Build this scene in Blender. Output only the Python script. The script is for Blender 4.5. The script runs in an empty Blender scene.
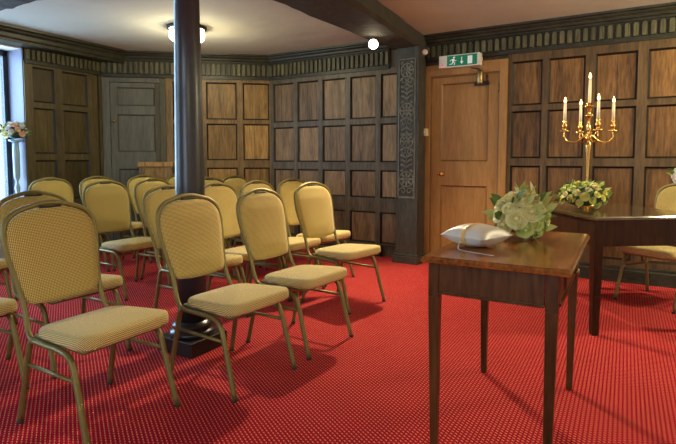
import bpy, bmesh, math, random
from mathutils import Vector, Matrix
random.seed(7)
PI = math.pi
scene = bpy.context.scene
col = scene.collection

# ------------------------------------------------------------------ camera
cam_d = bpy.data.cameras.new('camera'); cam = bpy.data.objects.new('camera', cam_d); col.objects.link(cam)
cam.location = (0, 0, 1.13)
cam.rotation_euler = (PI/2 - 0.0655, 0, 0)
cam_d.sensor_fit = 'HORIZONTAL'; cam_d.sensor_width = 36.0
cam_d.lens = 36.0 * 509.5 / 676.0
cam_d.shift_y = (190.9 - 222.0) / 676.0
cam_d.clip_start = 0.05
scene.camera = cam

# ------------------------------------------------------------------ light and exposure
scene.view_settings.view_transform = 'Standard'
scene.view_settings.look = 'None'
scene.view_settings.gamma = 1.0
scene.view_settings.use_curve_mapping = False
scene.view_settings.exposure = 0.27
W = bpy.data.worlds.new('daylight'); scene.world = W; W.use_nodes = True
bg = W.node_tree.nodes['Background']
bg.inputs[0].default_value = (0.62, 0.80, 1.0, 1); bg.inputs[1].default_value = 1.5

def area(name, loc, target, w, h, power, colr):
    d = bpy.data.lights.new(name, 'AREA'); d.shape = 'RECTANGLE'; d.size = w; d.size_y = h
    d.energy = power; d.color = colr
    o = bpy.data.objects.new(name, d); col.objects.link(o); o.location = loc
    o.rotation_euler = (Vector(target) - Vector(loc)).to_track_quat('-Z', 'Y').to_euler()
    return o
def point(name, loc, power, colr, r=0.06):
    d = bpy.data.lights.new(name, 'POINT'); d.energy = power; d.color = colr; d.shadow_soft_size = r
    o = bpy.data.objects.new(name, d); col.objects.link(o); o.location = loc
    return o

# ------------------------------------------------------------------ plan of the room
def frame(P0, P1):
    P0 = Vector((P0[0], P0[1], 0)); P1 = Vector((P1[0], P1[1], 0))
    e = (P1 - P0); L = e.length; e.normalize()
    n = Vector((-e.y, e.x, 0))          # points away from the room
    M = Matrix(((e.x, n.x, 0, P0.x), (e.y, n.y, 0, P0.y), (0, 0, 1, 0), (0, 0, 0, 1)))
    return M, L
E2 = Vector((0.854, -0.521, 0)); N2 = Vector((0.521, 0.854, 0))
A1 = Vector((-3.349, 5.4175, 0)); C12 = Vector((-2.885, 6.31, 0)); C23 = Vector((-0.864, 6.64, 0))
d1 = (C12 - A1).normalized()
WL0 = A1 - d1 * 8.2                      # near end of the window wall
P34 = Vector((0.59, 5.753, 0))
W40 = Vector((0.91, 5.615, 0)); W41 = W40 + E2 * 4.3
W50 = W41; W51 = W41 - N2 * 7.6          # right-hand side wall
M1, L1 = frame(A1, C12); M2, L2 = frame(C12, C23); M3, L3 = frame(C23, P34 + E2*0.3); M4, L4 = frame(W40, W41)
M5, L5 = frame(W50, W51); M6, L6 = frame(W51, WL0)
CEIL = 2.42
# daylight entering by the windows (the two on the left wall, one behind the camera)
n1 = Vector((-d1.y, d1.x, 0))
w1c = A1 + d1 * (-0.75) + n1 * 0.75 + Vector((0, 0, 1.5))
w2c = A1 + d1 * (-4.2) + n1 * 0.75 + Vector((0, 0, 1.5))
area('window_daylight', w1c, w1c - n1 + Vector((0, 0, 0.0)), 1.5, 1.9, 120, (0.50, 0.73, 1.0))
area('window_daylight', w2c, w2c - n1 + Vector((0, 0, 0.0)), 1.7, 1.9, 130, (0.56, 0.76, 1.0))
w3c = W51 + (WL0 - W51).normalized() * 3.2 - N2 * 0.75 + Vector((0, 0, 1.5))
area('window_daylight', w3c, w3c + N2, 1.9, 1.7, 85, (0.85, 0.90, 1.0))

# ------------------------------------------------------------------ materials
def new_mat(name):
    m = bpy.data.materials.new(name); m.use_nodes = True
    nt = m.node_tree; b = nt.nodes['Principled BSDF']
    return m, nt, b
def N(nt, t, **k):
    n = nt.nodes.new(t)
    for a, v in k.items(): setattr(n, a, v)
    return n
def plain(name, c, rough=0.5, metal=0.0, bump=0.0, bscale=60, emit=None, es=0, spec=0.5, coat=0):
    m, nt, b = new_mat(name)
    b.inputs['Base Color'].default_value = (*c, 1); b.inputs['Roughness'].default_value = rough
    b.inputs['Metallic'].default_value = metal
    b.inputs['Specular IOR Level'].default_value = spec
    b.inputs['Coat Weight'].default_value = coat
    tc = N(nt, 'ShaderNodeTexCoord'); no = N(nt, 'ShaderNodeTexNoise')
    no.inputs['Scale'].default_value = bscale; no.inputs['Detail'].default_value = 4
    nt.links.new(tc.outputs['Object'], no.inputs['Vector'])
    mx = N(nt, 'ShaderNodeMixRGB'); mx.blend_type = 'MULTIPLY'; mx.inputs[0].default_value = 0.25
    mx.inputs[1].default_value = (*c, 1); nt.links.new(no.outputs['Fac'], mx.inputs[2])
    mg = N(nt, 'ShaderNodeMixRGB'); mg.blend_type = 'MULTIPLY'; mg.inputs[0].default_value = 1
    mg.inputs[2].default_value = (1.12, 1.12, 1.12, 1); nt.links.new(mx.outputs[0], mg.inputs[1])
    nt.links.new(mg.outputs[0], b.inputs['Base Color'])
    if bump:
        bp = N(nt, 'ShaderNodeBump'); bp.inputs['Strength'].default_value = bump; bp.inputs['Distance'].default_value = 0.01
        nt.links.new(no.outputs['Fac'], bp.inputs['Height']); nt.links.new(bp.outputs[0], b.inputs['Normal'])
    if emit:
        b.inputs['Emission Color'].default_value = (*emit, 1); b.inputs['Emission Strength'].default_value = es
    return m
def wood(name, c1, c2, rough=0.45, rot=0.0, grain=1.0, horiz=False, tone=0.35, bump=0.25, spec=0.28, coat=0.0):
    """streaky grain running up the boards (or along local x when horiz); 'tone' per-panel variation"""
    m, nt, b = new_mat(name)
    tc = N(nt, 'ShaderNodeTexCoord'); mp = N(nt, 'ShaderNodeMapping')
    mp.inputs['Rotation'].default_value = (0, 0, rot)
    mp.inputs['Scale'].default_value = (1.2, 9, 9) if horiz else (9, 9, 1.1)
    nt.links.new(tc.outputs['Object'], mp.inputs[0])
    at = N(nt, 'ShaderNodeAttribute'); at.attribute_name = 'tone'
    ad = N(nt, 'ShaderNodeVectorMath'); ad.operation = 'MULTIPLY_ADD'
    ad.inputs[1].default_value = (37, 37, 37)
    cb = N(nt, 'ShaderNodeCombineXYZ')
    for i in range(3): nt.links.new(at.outputs['Fac'], cb.inputs[i])
    nt.links.new(cb.outputs[0], ad.inputs[0]); nt.links.new(mp.outputs[0], ad.inputs[2])
    n1_ = N(nt, 'ShaderNodeTexNoise'); n1_.inputs['Scale'].default_value = 1.3 * grain; n1_.inputs['Detail'].default_value = 8
    n1_.inputs['Roughness'].default_value = 0.65; n1_.inputs['Distortion'].default_value = 0.6
    nt.links.new(ad.outputs[0], n1_.inputs['Vector'])
    n2_ = N(nt, 'ShaderNodeTexNoise'); n2_.inputs['Scale'].default_value = 7 * grain; n2_.inputs['Detail'].default_value = 6
    nt.links.new(ad.outputs[0], n2_.inputs['Vector'])
    mm = N(nt, 'ShaderNodeMath'); mm.operation = 'MULTIPLY_ADD'; mm.inputs[1].default_value = 0.45
    nt.links.new(n2_.outputs['Fac'], mm.inputs[0]); 
    m3 = N(nt, 'ShaderNodeMath'); m3.operation = 'MULTIPLY'; m3.inputs[1].default_value = 0.6
    nt.links.new(n1_.outputs['Fac'], m3.inputs[0]); nt.links.new(m3.outputs[0], mm.inputs[2])
    cr = N(nt, 'ShaderNodeValToRGB')
    cr.color_ramp.elements[0].position = 0.36; cr.color_ramp.elements[0].color = (*c1, 1)
    cr.color_ramp.elements[1].position = 0.66; cr.color_ramp.elements[1].color = (*c2, 1)
    nt.links.new(mm.outputs[0], cr.inputs[0])
    mr = N(nt, 'ShaderNodeMapRange'); mr.inputs[3].default_value = 1 - tone; mr.inputs[4].default_value = 1 + tone * 0.6
    nt.links.new(at.outputs['Fac'], mr.inputs[0])
    mx = N(nt, 'ShaderNodeMixRGB'); mx.blend_type = 'MULTIPLY'; mx.inputs[0].default_value = 1
    nt.links.new(cr.outputs[0], mx.inputs[1]); nt.links.new(mr.outputs[0], mx.inputs[2])
    nt.links.new(mx.outputs[0], b.inputs['Base Color'])
    b.inputs['Roughness'].default_value = rough; b.inputs['Specular IOR Level'].default_value = spec
    b.inputs['Coat Weight'].default_value = coat; b.inputs['Coat Roughness'].default_value = 0.12
    bp = N(nt, 'ShaderNodeBump'); bp.inputs['Strength'].default_value = bump; bp.inputs['Distance'].default_value = 0.004
    nt.links.new(mm.outputs[0], bp.inputs['Height']); nt.links.new(bp.outputs[0], b.inputs['Normal'])
    return m
def fabric(name, ca, cb_, scale):
    """woven upholstery: pale diamond dashes on a darker ground"""
    m, nt, b = new_mat(name)
    tc = N(nt, 'ShaderNodeTexCoord'); sp = N(nt, 'ShaderNodeSeparateXYZ')
    nt.links.new(tc.outputs['UV'], sp.inputs[0])
    def mth(op, a, bb=None):
        n = N(nt, 'ShaderNodeMath'); n.operation = op
        for i, v in enumerate((a, bb)):
            if v is None: continue
            if isinstance(v, (int, float)): n.inputs[i].default_value = v
            else: nt.links.new(v, n.inputs[i])
        return n.outputs[0]
    u = mth('MULTIPLY', sp.outputs[0], 2 * PI / scale); v = mth('MULTIPLY', sp.outputs[1], 2 * PI / scale)
    a = mth('SINE', mth('ADD', u, v)); c = mth('SINE', mth('SUBTRACT', u, v))
    p = mth('MULTIPLY', a, c)
    cr = N(nt, 'ShaderNodeValToRGB')
    cr.color_ramp.elements[0].position = 0.42; cr.color_ramp.elements[0].color = (*ca, 1)
    cr.color_ramp.elements[1].position = 0.72; cr.color_ramp.elements[1].color = (*cb_, 1)
    h = mth('MULTIPLY_ADD', p, 0.5); h.node.inputs[2].default_value = 0.5
    nt.links.new(h, cr.inputs[0]); nt.links.new(cr.outputs[0], b.inputs['Base Color'])
    b.inputs['Roughness'].default_value = 0.85; b.inputs['Sheen Weight'].default_value = 0.2
    bp = N(nt, 'ShaderNodeBump'); bp.inputs['Strength'].default_value = 0.35; bp.inputs['Distance'].default_value = 0.002
    nt.links.new(h, bp.inputs['Height']); nt.links.new(bp.outputs[0], b.inputs['Normal'])
    return m
def carpet_mat():
    m, nt, b = new_mat('red_carpet')
    tc = N(nt, 'ShaderNodeTexCoord'); mp = N(nt, 'ShaderNodeMapping')
    mp.inputs['Rotation'].default_value = (0, 0, -0.49)
    nt.links.new(tc.outputs['Object'], mp.inputs[0])
    sp = N(nt, 'ShaderNodeSeparateXYZ'); nt.links.new(mp.outputs[0], sp.inputs[0])
    def mth(op, a, bb=None, cc=None):
        n = N(nt, 'ShaderNodeMath'); n.operation = op
        for i, v in enumerate((a, bb, cc)):
            if v is None: continue
            if isinstance(v, (int, float)): n.inputs[i].default_value = v
            else: nt.links.new(v, n.inputs[i])
        return n.outputs[0]
    # offset rows of short pale dashes
    px_, py_ = 0.0165, 0.021
    cx = mth('DIVIDE', sp.outputs[0], px_); rowi = mth('FLOOR', cx)
    half = mth('MULTIPLY', mth('MODULO', mth('ABSOLUTE', rowi), 2.0), 0.5)
    fy = mth('FRACT', mth('ADD', mth('DIVIDE', sp.outputs[1], py_), half))
    dx = mth('ABSOLUTE', mth('SUBTRACT', mth('FRACT', cx), 0.5)); dy = mth('ABSOLUTE', mth('SUBTRACT', fy, 0.5))
    inx = mth('LESS_THAN', dx, 0.145); iny = mth('LESS_THAN', dy, 0.29)
    dash = mth('MULTIPLY', inx, iny)
    dk = mth('GREATER_THAN', dx, 0.40)
    br = N(nt, 'ShaderNodeMixRGB'); nt.links.new(dash, br.inputs[0])
    br.inputs[1].default_value = (0.33, 0.003, 0.018, 1); br.inputs[2].default_value = (0.72, 0.24, 0.14, 1)
    no = N(nt, 'ShaderNodeTexNoise'); no.inputs['Scale'].default_value = 3.0; no.inputs['Detail'].default_value = 5
    nt.links.new(tc.outputs['Object'], no.inputs['Vector'])
    mr = N(nt, 'ShaderNodeMapRange'); mr.inputs[3].default_value = 0.85; mr.inputs[4].default_value = 1.12
    nt.links.new(no.outputs['Fac'], mr.inputs[0])
    mx = N(nt, 'ShaderNodeMixRGB'); mx.blend_type = 'MULTIPLY'; mx.inputs[0].default_value = 1
    fl = br
    nt.links.new(fl.outputs[0], mx.inputs[1]); nt.links.new(mr.outputs[0], mx.inputs[2])
    nt.links.new(mx.outputs[0], b.inputs['Base Color'])
    b.inputs['Roughness'].default_value = 0.95; b.inputs['Specular IOR Level'].default_value = 0.1
    bp = N(nt, 'ShaderNodeBump'); bp.inputs['Strength'].default_value = 0.5; bp.inputs['Distance'].default_value = 0.004
    nt.links.new(dash, bp.inputs['Height']); nt.links.new(bp.outputs[0], b.inputs['Normal'])
    return m
def plaster_mat():
    m, nt, b = new_mat('ceiling_plaster')
    tc = N(nt, 'ShaderNodeTexCoord'); no = N(nt, 'ShaderNodeTexNoise'); no.inputs['Scale'].default_value = 1.3
    no.inputs['Detail'].default_value = 4
    nt.links.new(tc.outputs['Object'], no.inputs['Vector'])
    cr = N(nt, 'ShaderNodeValToRGB')
    cr.color_ramp.elements[0].color = (0.48, 0.475, 0.41, 1); cr.color_ramp.elements[1].color = (0.57, 0.56, 0.49, 1)
    nt.links.new(no.outputs['Fac'], cr.inputs[0]); nt.links.new(cr.outputs[0], b.inputs['Base Color'])
    b.inputs['Roughness'].default_value = 0.9
    bp = N(nt, 'ShaderNodeBump'); bp.inputs['Strength'].default_value = 0.5; bp.inputs['Distance'].default_value = 0.06
    nt.links.new(no.outputs['Fac'], bp.inputs['Height']); nt.links.new(bp.outputs[0], b.inputs['Normal'])
    return m
def glass_mat(name='window_glass'):
    m = bpy.data.materials.new(name); m.use_nodes = True; nt = m.node_tree; nt.nodes.clear()
    out = N(nt, 'ShaderNodeOutputMaterial'); mx = N(nt, 'ShaderNodeMixShader')
    tr = N(nt, 'ShaderNodeBsdfTransparent'); gl = N(nt, 'ShaderNodeBsdfGlossy')
    tr.inputs[0].default_value = (0.93, 0.96, 0.97, 1); gl.inputs['Roughness'].default_value = 0.03
    mx.inputs[0].default_value = 0.07
    nt.links.new(tr.outputs[0], mx.inputs[1]); nt.links.new(gl.outputs[0], mx.inputs[2]); nt.links.new(mx.outputs[0], out.inputs[0])
    return m

ang = -math.radians(31.4)
M = {}
M['carpet'] = carpet_mat(); M['plaster'] = plaster_mat(); M['glass'] = glass_mat()
M['wallpaint'] = plain('pale_plaster_wall', (0.60, 0.56, 0.50), 0.9)
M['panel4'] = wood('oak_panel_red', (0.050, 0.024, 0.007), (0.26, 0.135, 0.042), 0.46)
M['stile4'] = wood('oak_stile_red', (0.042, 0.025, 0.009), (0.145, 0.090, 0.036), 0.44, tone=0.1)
M['mould4'] = wood('oak_mould_shadow', (0.005, 0.004, 0.003), (0.022, 0.016, 0.009), 0.4, tone=0.1)  # darkened so the mouldings carry the shadow lines round the panels
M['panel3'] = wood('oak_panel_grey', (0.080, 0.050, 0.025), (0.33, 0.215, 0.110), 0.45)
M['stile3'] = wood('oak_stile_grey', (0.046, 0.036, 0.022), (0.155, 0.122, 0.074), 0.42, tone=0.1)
M['mould3'] = wood('oak_mould_grey_shadow', (0.008, 0.008, 0.007), (0.045, 0.035, 0.026), 0.4, tone=0.1)  # same shadow darkening for the greyer panelling
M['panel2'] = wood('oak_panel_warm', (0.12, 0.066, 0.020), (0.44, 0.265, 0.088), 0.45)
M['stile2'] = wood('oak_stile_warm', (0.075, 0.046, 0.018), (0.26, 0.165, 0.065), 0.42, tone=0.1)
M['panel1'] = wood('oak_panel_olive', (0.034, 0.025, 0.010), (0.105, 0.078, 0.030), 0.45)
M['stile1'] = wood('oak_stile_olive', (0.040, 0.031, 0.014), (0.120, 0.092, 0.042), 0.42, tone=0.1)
M['cornice'] = wood('cornice_black_oak', (0.014, 0.014, 0.008), (0.050, 0.048, 0.030), 0.38, horiz=True, rot=-ang, tone=0.1)
M['flute'] = wood('fluted_frieze_oak', (0.036, 0.035, 0.018), (0.160, 0.150, 0.080), 0.42, tone=0.3)
M['carved'] = wood('carved_black_oak', (0.024, 0.025, 0.021), (0.085, 0.086, 0.070), 0.42, tone=0.1, grain=2)
M['carving'] = wood('highlit_carving', (0.070, 0.076, 0.064), (0.24, 0.245, 0.205), 0.38, tone=0.1, grain=2)  # paler than the shaft: highlights on the relief put into the colour
M['beam'] = plain('adzed_dark_beam', (0.060, 0.056, 0.046), 0.8, bump=1.0, bscale=14, spec=0.2)
M['greydoor'] = wood('grey_green_painted_door', (0.080, 0.082, 0.070), (0.145, 0.150, 0.130), 0.5, tone=0.12)
M['greymould'] = wood('door_moulding_olive', (0.045, 0.042, 0.028), (0.10, 0.092, 0.060), 0.5, tone=0.1)
M['palepine'] = wood('waxed_pine_door', (0.28, 0.145, 0.042), (0.42, 0.232, 0.076), 0.38, tone=0.05, bump=0.1)
M['palepine_d'] = wood('pine_moulding', (0.16, 0.078, 0.022), (0.26, 0.135, 0.042), 0.4, tone=0.05)
M['mahog'] = wood('polished_mahogany', (0.036, 0.014, 0.004), (0.115, 0.050, 0.015), 0.28, tone=0.2, bump=0.05, spec=0.3, coat=0.05)
M['mahog_top'] = wood('polished_table_top', (0.085, 0.022, 0.004), (0.37, 0.125, 0.024), 0.17, rot=math.radians(-60), horiz=True, tone=0.2, bump=0.03, spec=0.5, coat=0.1)
M['darktable'] = wood('dark_table_wood', (0.015, 0.006, 0.003), (0.062, 0.026, 0.010), 0.35, tone=0.2, bump=0.05, spec=0.25)
M['darktop'] = wood('dark_table_top', (0.045, 0.030, 0.010), (0.125, 0.082, 0.028), 0.13, tone=0.2, horiz=True, bump=0.03, spec=0.7, coat=0.6)
M['iron'] = plain('black_cast_iron', (0.050, 0.055, 0.060), 0.33, 0.35, bump=0.1, bscale=25, spec=0.6)
M['blackwood'] = plain('black_stained_plinth', (0.016, 0.013, 0.012), 0.45, bump=0.1)
M['blackgloss'] = plain('black_gloss_paint', (0.014, 0.014, 0.015), 0.3, bump=0.1, spec=0.5)
M['goldframe'] = plain('gold_painted_steel', (0.225, 0.190, 0.060), 0.40, 0.4, bump=0.2, bscale=300)
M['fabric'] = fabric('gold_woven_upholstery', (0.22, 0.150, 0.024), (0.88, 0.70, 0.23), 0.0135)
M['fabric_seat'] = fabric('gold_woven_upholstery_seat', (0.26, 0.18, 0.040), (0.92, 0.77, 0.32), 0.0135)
M['rubber'] = plain('dark_rubber', (0.03, 0.03, 0.025), 0.7)
M['brass'] = plain('polished_brass', (0.80, 0.52, 0.16), 0.18, 1.0)
M['dullbrass'] = plain('aged_brass', (0.32, 0.24, 0.11), 0.35, 0.9)
M['wax'] = plain('ivory_wax', (0.85, 0.74, 0.52), 0.5, emit=(1.0, 0.75, 0.4), es=0.0)
M['flame'] = plain('flame', (1, 0.7, 0.3), 0.5, emit=(1.0, 0.42, 0.14), es=10)
M['black'] = plain('black_plastic', (0.012, 0.012, 0.014), 0.4)
M['white'] = plain('white_plastic', (0.75, 0.73, 0.68), 0.4)
M['ivory'] = plain('ivory_plastic', (0.72, 0.60, 0.34), 0.4)
M['green'] = plain('exit_green', (0.0, 0.16, 0.08), 0.4, emit=(0.0, 0.30, 0.14), es=0.12)
M['signwhite'] = plain('sign_white', (0.75, 0.78, 0.75), 0.4, emit=(0.9, 1, 0.95), es=0.15)
M['opal'] = plain('opal_glass_lit', (0.9, 0.88, 0.75), 0.3, emit=(1.0, 0.93, 0.62), es=5.0)
M['bulb'] = plain('lit_bulb', (1, 0.9, 0.7), 0.3, emit=(1.0, 0.86, 0.60), es=18)
M['satin'] = plain('ivory_satin', (0.62, 0.58, 0.50), 0.38, bump=0.1, bscale=12)
M['ribbon'] = plain('gold_ribbon', (0.72, 0.42, 0.10), 0.35)
M['lavender'] = plain('daylit_lavender_grey', (0.20, 0.21, 0.30), 0.6)  # blue tint of the daylight on reveal and sill, put into the colour
M['windowframe'] = plain('dark_window_frame', (0.02, 0.03, 0.04), 0.5)
M['rose_cream'] = plain('cream_rose_petal', (0.78, 0.72, 0.34), 0.6)
M['rose_pale'] = plain('pale_green_rose_petal', (0.58, 0.66, 0.20), 0.6)
M['rose_yellow'] = plain('yellow_petal', (0.82, 0.78, 0.22), 0.6)
M['rose_peach'] = plain('peach_petal', (0.80, 0.52, 0.36), 0.6)
M['rose_white'] = plain('white_petal', (0.80, 0.80, 0.74), 0.6)
M['leaf'] = plain('leaf_green', (0.10, 0.175, 0.028), 0.5)
M['leafdark'] = plain('leaf_dark_green', (0.030, 0.065, 0.018), 0.45)
M['leafpale'] = plain('variegated_leaf', (0.44, 0.47, 0.13), 0.5)
M['berry'] = plain('red_brown_berry', (0.28, 0.05, 0.02), 0.4)
M['vase'] = plain('pale_blue_glass', (0.30, 0.44, 0.52), 0.15, spec=0.8)

# ------------------------------------------------------------------ mesh builder
class MB:
    def __init__(self, Mx=None):
        self.v = []; self.f = []; self.m = []; self.t = []; self.sm = []; self.M = Mx or Matrix()
    def quadverts(self, pts, faces, mat=0, tone=0.5, smooth=False):
        b = len(self.v)
        for p in pts: self.v.append(self.M @ Vector(p))
        for f in faces:
            self.f.append([b + i for i in f]); self.m.append(mat); self.t.append(tone); self.sm.append(smooth)
    def box(self, x0, x1, y0, y1, z0, z1, mat=0, tone=0.5, T=None):
        p = [(x, y, z) for x in (x0, x1) for y in (y0, y1) for z in (z0, z1)]
        if T: p = [T @ Vector(q) for q in p]
        self.quadverts(p, [(0, 1, 3, 2), (4, 6, 7, 5), (0, 4, 5, 1), (2, 3, 7, 6), (0, 2, 6, 4), (1, 5, 7, 3)], mat, tone)
    def frustum(self, c0, hx0, hy0, z0, c1, hx1, hy1, z1, mat=0, tone=0.5):
        p = [(c0[0]+sx*hx0, c0[1]+sy*hy0, z0) for sx, sy in ((-1,-1),(1,-1),(1,1),(-1,1))] + \
            [(c1[0]+sx*hx1, c1[1]+sy*hy1, z1) for sx, sy in ((-1,-1),(1,-1),(1,1),(-1,1))]
        self.quadverts(p, [(3,2,1,0),(4,5,6,7),(0,1,5,4),(1,2,6,5),(2,3,7,6),(3,0,4,7)], mat, tone)
    def extrude(self, prof, s0, s1, mat=0, tone=0.5):
        """profile of (y,z) swept along local x"""
        n = len(prof)
        p = [(s0, y, z) for y, z in prof] + [(s1, y, z) for y, z in prof]
        fs = [(i, (i+1) % n, n+(i+1) % n, n+i) for i in range(n)] + [tuple(range(n))[::-1], tuple(range(n, 2*n))]
        self.quadverts(p, fs, mat, tone)
    def lathe(self, prof, c=(0, 0, 0), seg=20, mat=0, smooth=True, T=None, tone=0.5):
        pts = []; fs = []; n = len(prof)
        for i in range(seg):
            a = 2*PI*i/seg
            for r, z in prof: pts.append(Vector((r*math.cos(a), r*math.sin(a), z)))
        if T: pts = [T @ p for p in pts]
        pts = [p + Vector(c) for p in pts]
        for i in range(seg):
            j = (i+1) % seg
            for k in range(n-1): fs.append((i*n+k, j*n+k, j*n+k+1, i*n+k+1))
        fs.append(tuple(i*n for i in range(seg))[::-1]); fs.append(tuple(i*n+n-1 for i in range(seg)))
        self.quadverts(pts, fs, mat, tone, smooth)
    def tube(self, pts, r, seg=8, mat=0, rr=None, sq=1.0, closed=False, smooth=True, tone=0.5):
        pts = [Vector(p) for p in pts]; n = len(pts); rings = []
        up = None
        for i in range(n):
            a = pts[i-1] if i > 0 else (pts[-1] if closed else pts[0]); b = pts[i+1] if i < n-1 else (pts[0] if closed else pts[-1])
            t = (b - a).normalized()
            if up is None:
                up = t.cross(Vector((0, 1, 0)) if abs(t.y) < 0.9 else Vector((1, 0, 0))).normalized()
            up = (up - t*up.dot(t)).normalized(); s = t.cross(up)
            q = rr[i] if rr else r
            rings.append([pts[i] + up*q*math.cos(2*PI*k/seg) + s*q*sq*math.sin(2*PI*k/seg) for k in range(seg)])
        P = [p for R in rings for p in R]; fs = []
        for i in range(n if closed else n-1):
            j = (i+1) % n
            for k in range(seg):
                l = (k+1) % seg; fs.append((i*seg+k, i*seg+l, j*seg+l, j*seg+k))
        if not closed:
            fs.append(tuple(range(seg))[::-1]); fs.append(tuple((n-1)*seg+k for k in range(seg)))
        self.quadverts(P, fs, mat, tone, smooth)
    def blob(self, c, rx, ry, rz, seg=10, rings=7, mat=0, T=None, tone=0.5):
        prof = [(math.sin(PI*i/rings), -math.cos(PI*i/rings)) for i in range(rings+1)]
        prof[0] = (1e-4, -1); prof[-1] = (1e-4, 1)
        S = Matrix.Diagonal((rx, ry, rz, 1))
        self.lathe(prof, c, seg, mat, True, (T @ S) if T else S, tone)
    def build(self, name, mats, parent=None, bevel=0, subsurf=0, uv=None, local=None):
        me = bpy.data.meshes.new(name)
        me.from_pydata([tuple(v) for v in self.v], [], self.f)
        if not isinstance(mats, (list, tuple)): mats = [mats]
        for m in mats: me.materials.append(m)
        me.polygons.foreach_set('material_index', self.m)
        me.polygons.foreach_set('use_smooth', self.sm)
        at = me.attributes.new('tone', 'FLOAT', 'FACE')
        at.data.foreach_set('value', [float(t) for t in self.t])
        if uv:
            ul = me.uv_layers.new(name='UVMap')
            for lp in me.loops:
                ul.data[lp.index].uv = uv(me.vertices[lp.vertex_index].co)
        bm = bmesh.new(); bm.from_mesh(me); bmesh.ops.recalc_face_normals(bm, faces=bm.faces); bm.to_mesh(me); bm.free()
        me.update()
        o = bpy.data.objects.new(name, me); col.objects.link(o)
        if parent: o.parent = parent
        if bevel:
            b = o.modifiers.new('bevel', 'BEVEL'); b.width = bevel; b.segments = 2; b.limit_method = 'ANGLE'; b.angle_limit = 0.7
        if subsurf:
            s = o.modifiers.new('sub', 'SUBSURF'); s.levels = subsurf; s.render_levels = subsurf
        return o
def root(name, loc, rz=0.0):
    o = bpy.data.objects.new(name, None); col.objects.link(o); o.location = loc; o.rotation_euler = (0, 0, rz)
    o.empty_display_size = 0.1
    return o
def tag(o, label, cat, group=None, kind=None):
    o['label'] = label
    if cat: o['category'] = cat
    if group: o['group'] = group
    if kind: o['kind'] = kind
    return o
def struct(o, label=None):
    o['kind'] = 'structure'
    if label: o['label'] = label
    return o
def copy_tree(o, parent=None):
    c = o.copy(); col.objects.link(c)
    if parent: c.parent = parent
    for ch in list(o.children): copy_tree(ch, c)
    return c
def spline(pts, k=6, closed=False):
    P = [Vector(p) for p in pts]; n = len(P); out = []
    rng = n if closed else n-1
    for i in range(rng):
        p0 = P[(i-1) % n] if (closed or i > 0) else P[0]*2 - P[1]
        p1 = P[i]; p2 = P[(i+1) % n]
        p3 = P[(i+2) % n] if (closed or i+2 < n) else P[-1]*2 - P[-2]
        for j in range(k):
            t = j/k
            out.append(0.5*((2*p1) + (p2-p0)*t + (2*p0-5*p1+4*p2-p3)*t*t + (3*p1-p0-3*p2+p3)*t**3))
    if not closed: out.append(P[-1])
    return out

# ------------------------------------------------------------------ floor and ceiling
poly = [WL0, A1, C12, C23, P34, W40, W41, W51]
def slab(name, z0, z1, mat, grow=0.35):
    c = sum(poly, Vector())/len(poly)
    P = [p + (p - c).normalized()*grow for p in poly]; n = len(P)
    b = MB()
    b.quadverts([(p.x, p.y, z0) for p in P] + [(p.x, p.y, z1) for p in P],
                [tuple(range(n))[::-1], tuple(range(n, 2*n))] + [(i, (i+1) % n, n+(i+1) % n, n+i) for i in range(n)])
    return struct(b.build(name, mat))
slab('floor', -0.12, 0.0, M['carpet'])['label'] = 'red carpet woven with small pale yellow dashes'
slab('ceiling', CEIL, CEIL+0.12, M['plaster'])['label'] = 'low cream plaster ceiling'

# ------------------------------------------------------------------ panelled walls
def panelling(Mx, L, name, stiles, rails, mats, zb=0.13, zt=2.13, s0=0.0, s1=None, skip=None, thick=0.14):
    """stiles: list of (s0,s1) uprights; rails: list of (z0,z1)"""
    s1 = L if s1 is None else s1
    b = MB(Mx); fr = 0.030
    b.box(s0, s1, 0.0, thick, 0, CEIL, 1, 0.3)
    st = sorted(stiles); ra = sorted(rails)
    for k, (a, c) in enumerate(st): b.box(a, c, -fr, 0, zb, zt, 1, random.random())
    for i in range(len(st)-1):
        x0 = st[i][1]; x1 = st[i+1][0]
        if skip and skip(x0, x1): continue
        for (a, c) in ra: b.box(x0, x1, -fr+0.0015, 0, a, c, 1, random.random())
        for j in range(len(ra)-1):
            z0 = ra[j][1]; z1 = ra[j+1][0]
            b.box(x0, x1, -0.006, 0.0, z0, z1, 0, random.random())
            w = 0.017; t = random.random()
            # sloping moulding round the field, its edge shadow held in the dark colour
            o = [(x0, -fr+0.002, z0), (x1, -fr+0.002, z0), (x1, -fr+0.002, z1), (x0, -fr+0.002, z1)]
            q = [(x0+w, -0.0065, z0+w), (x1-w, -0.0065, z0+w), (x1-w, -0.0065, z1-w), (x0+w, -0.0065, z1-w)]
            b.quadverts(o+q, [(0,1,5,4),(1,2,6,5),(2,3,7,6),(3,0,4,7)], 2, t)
            # open joint in wide boards
            if random.random() < 0.45:
                xm = x0 + (x1-x0)*random.uniform(0.35, 0.65)
                b.box(xm, xm+0.0035, -0.0068, -0.005, z0+w, z1-w, 2, 0.2)
    o = b.build(name, mats)
    return struct(o)
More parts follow.
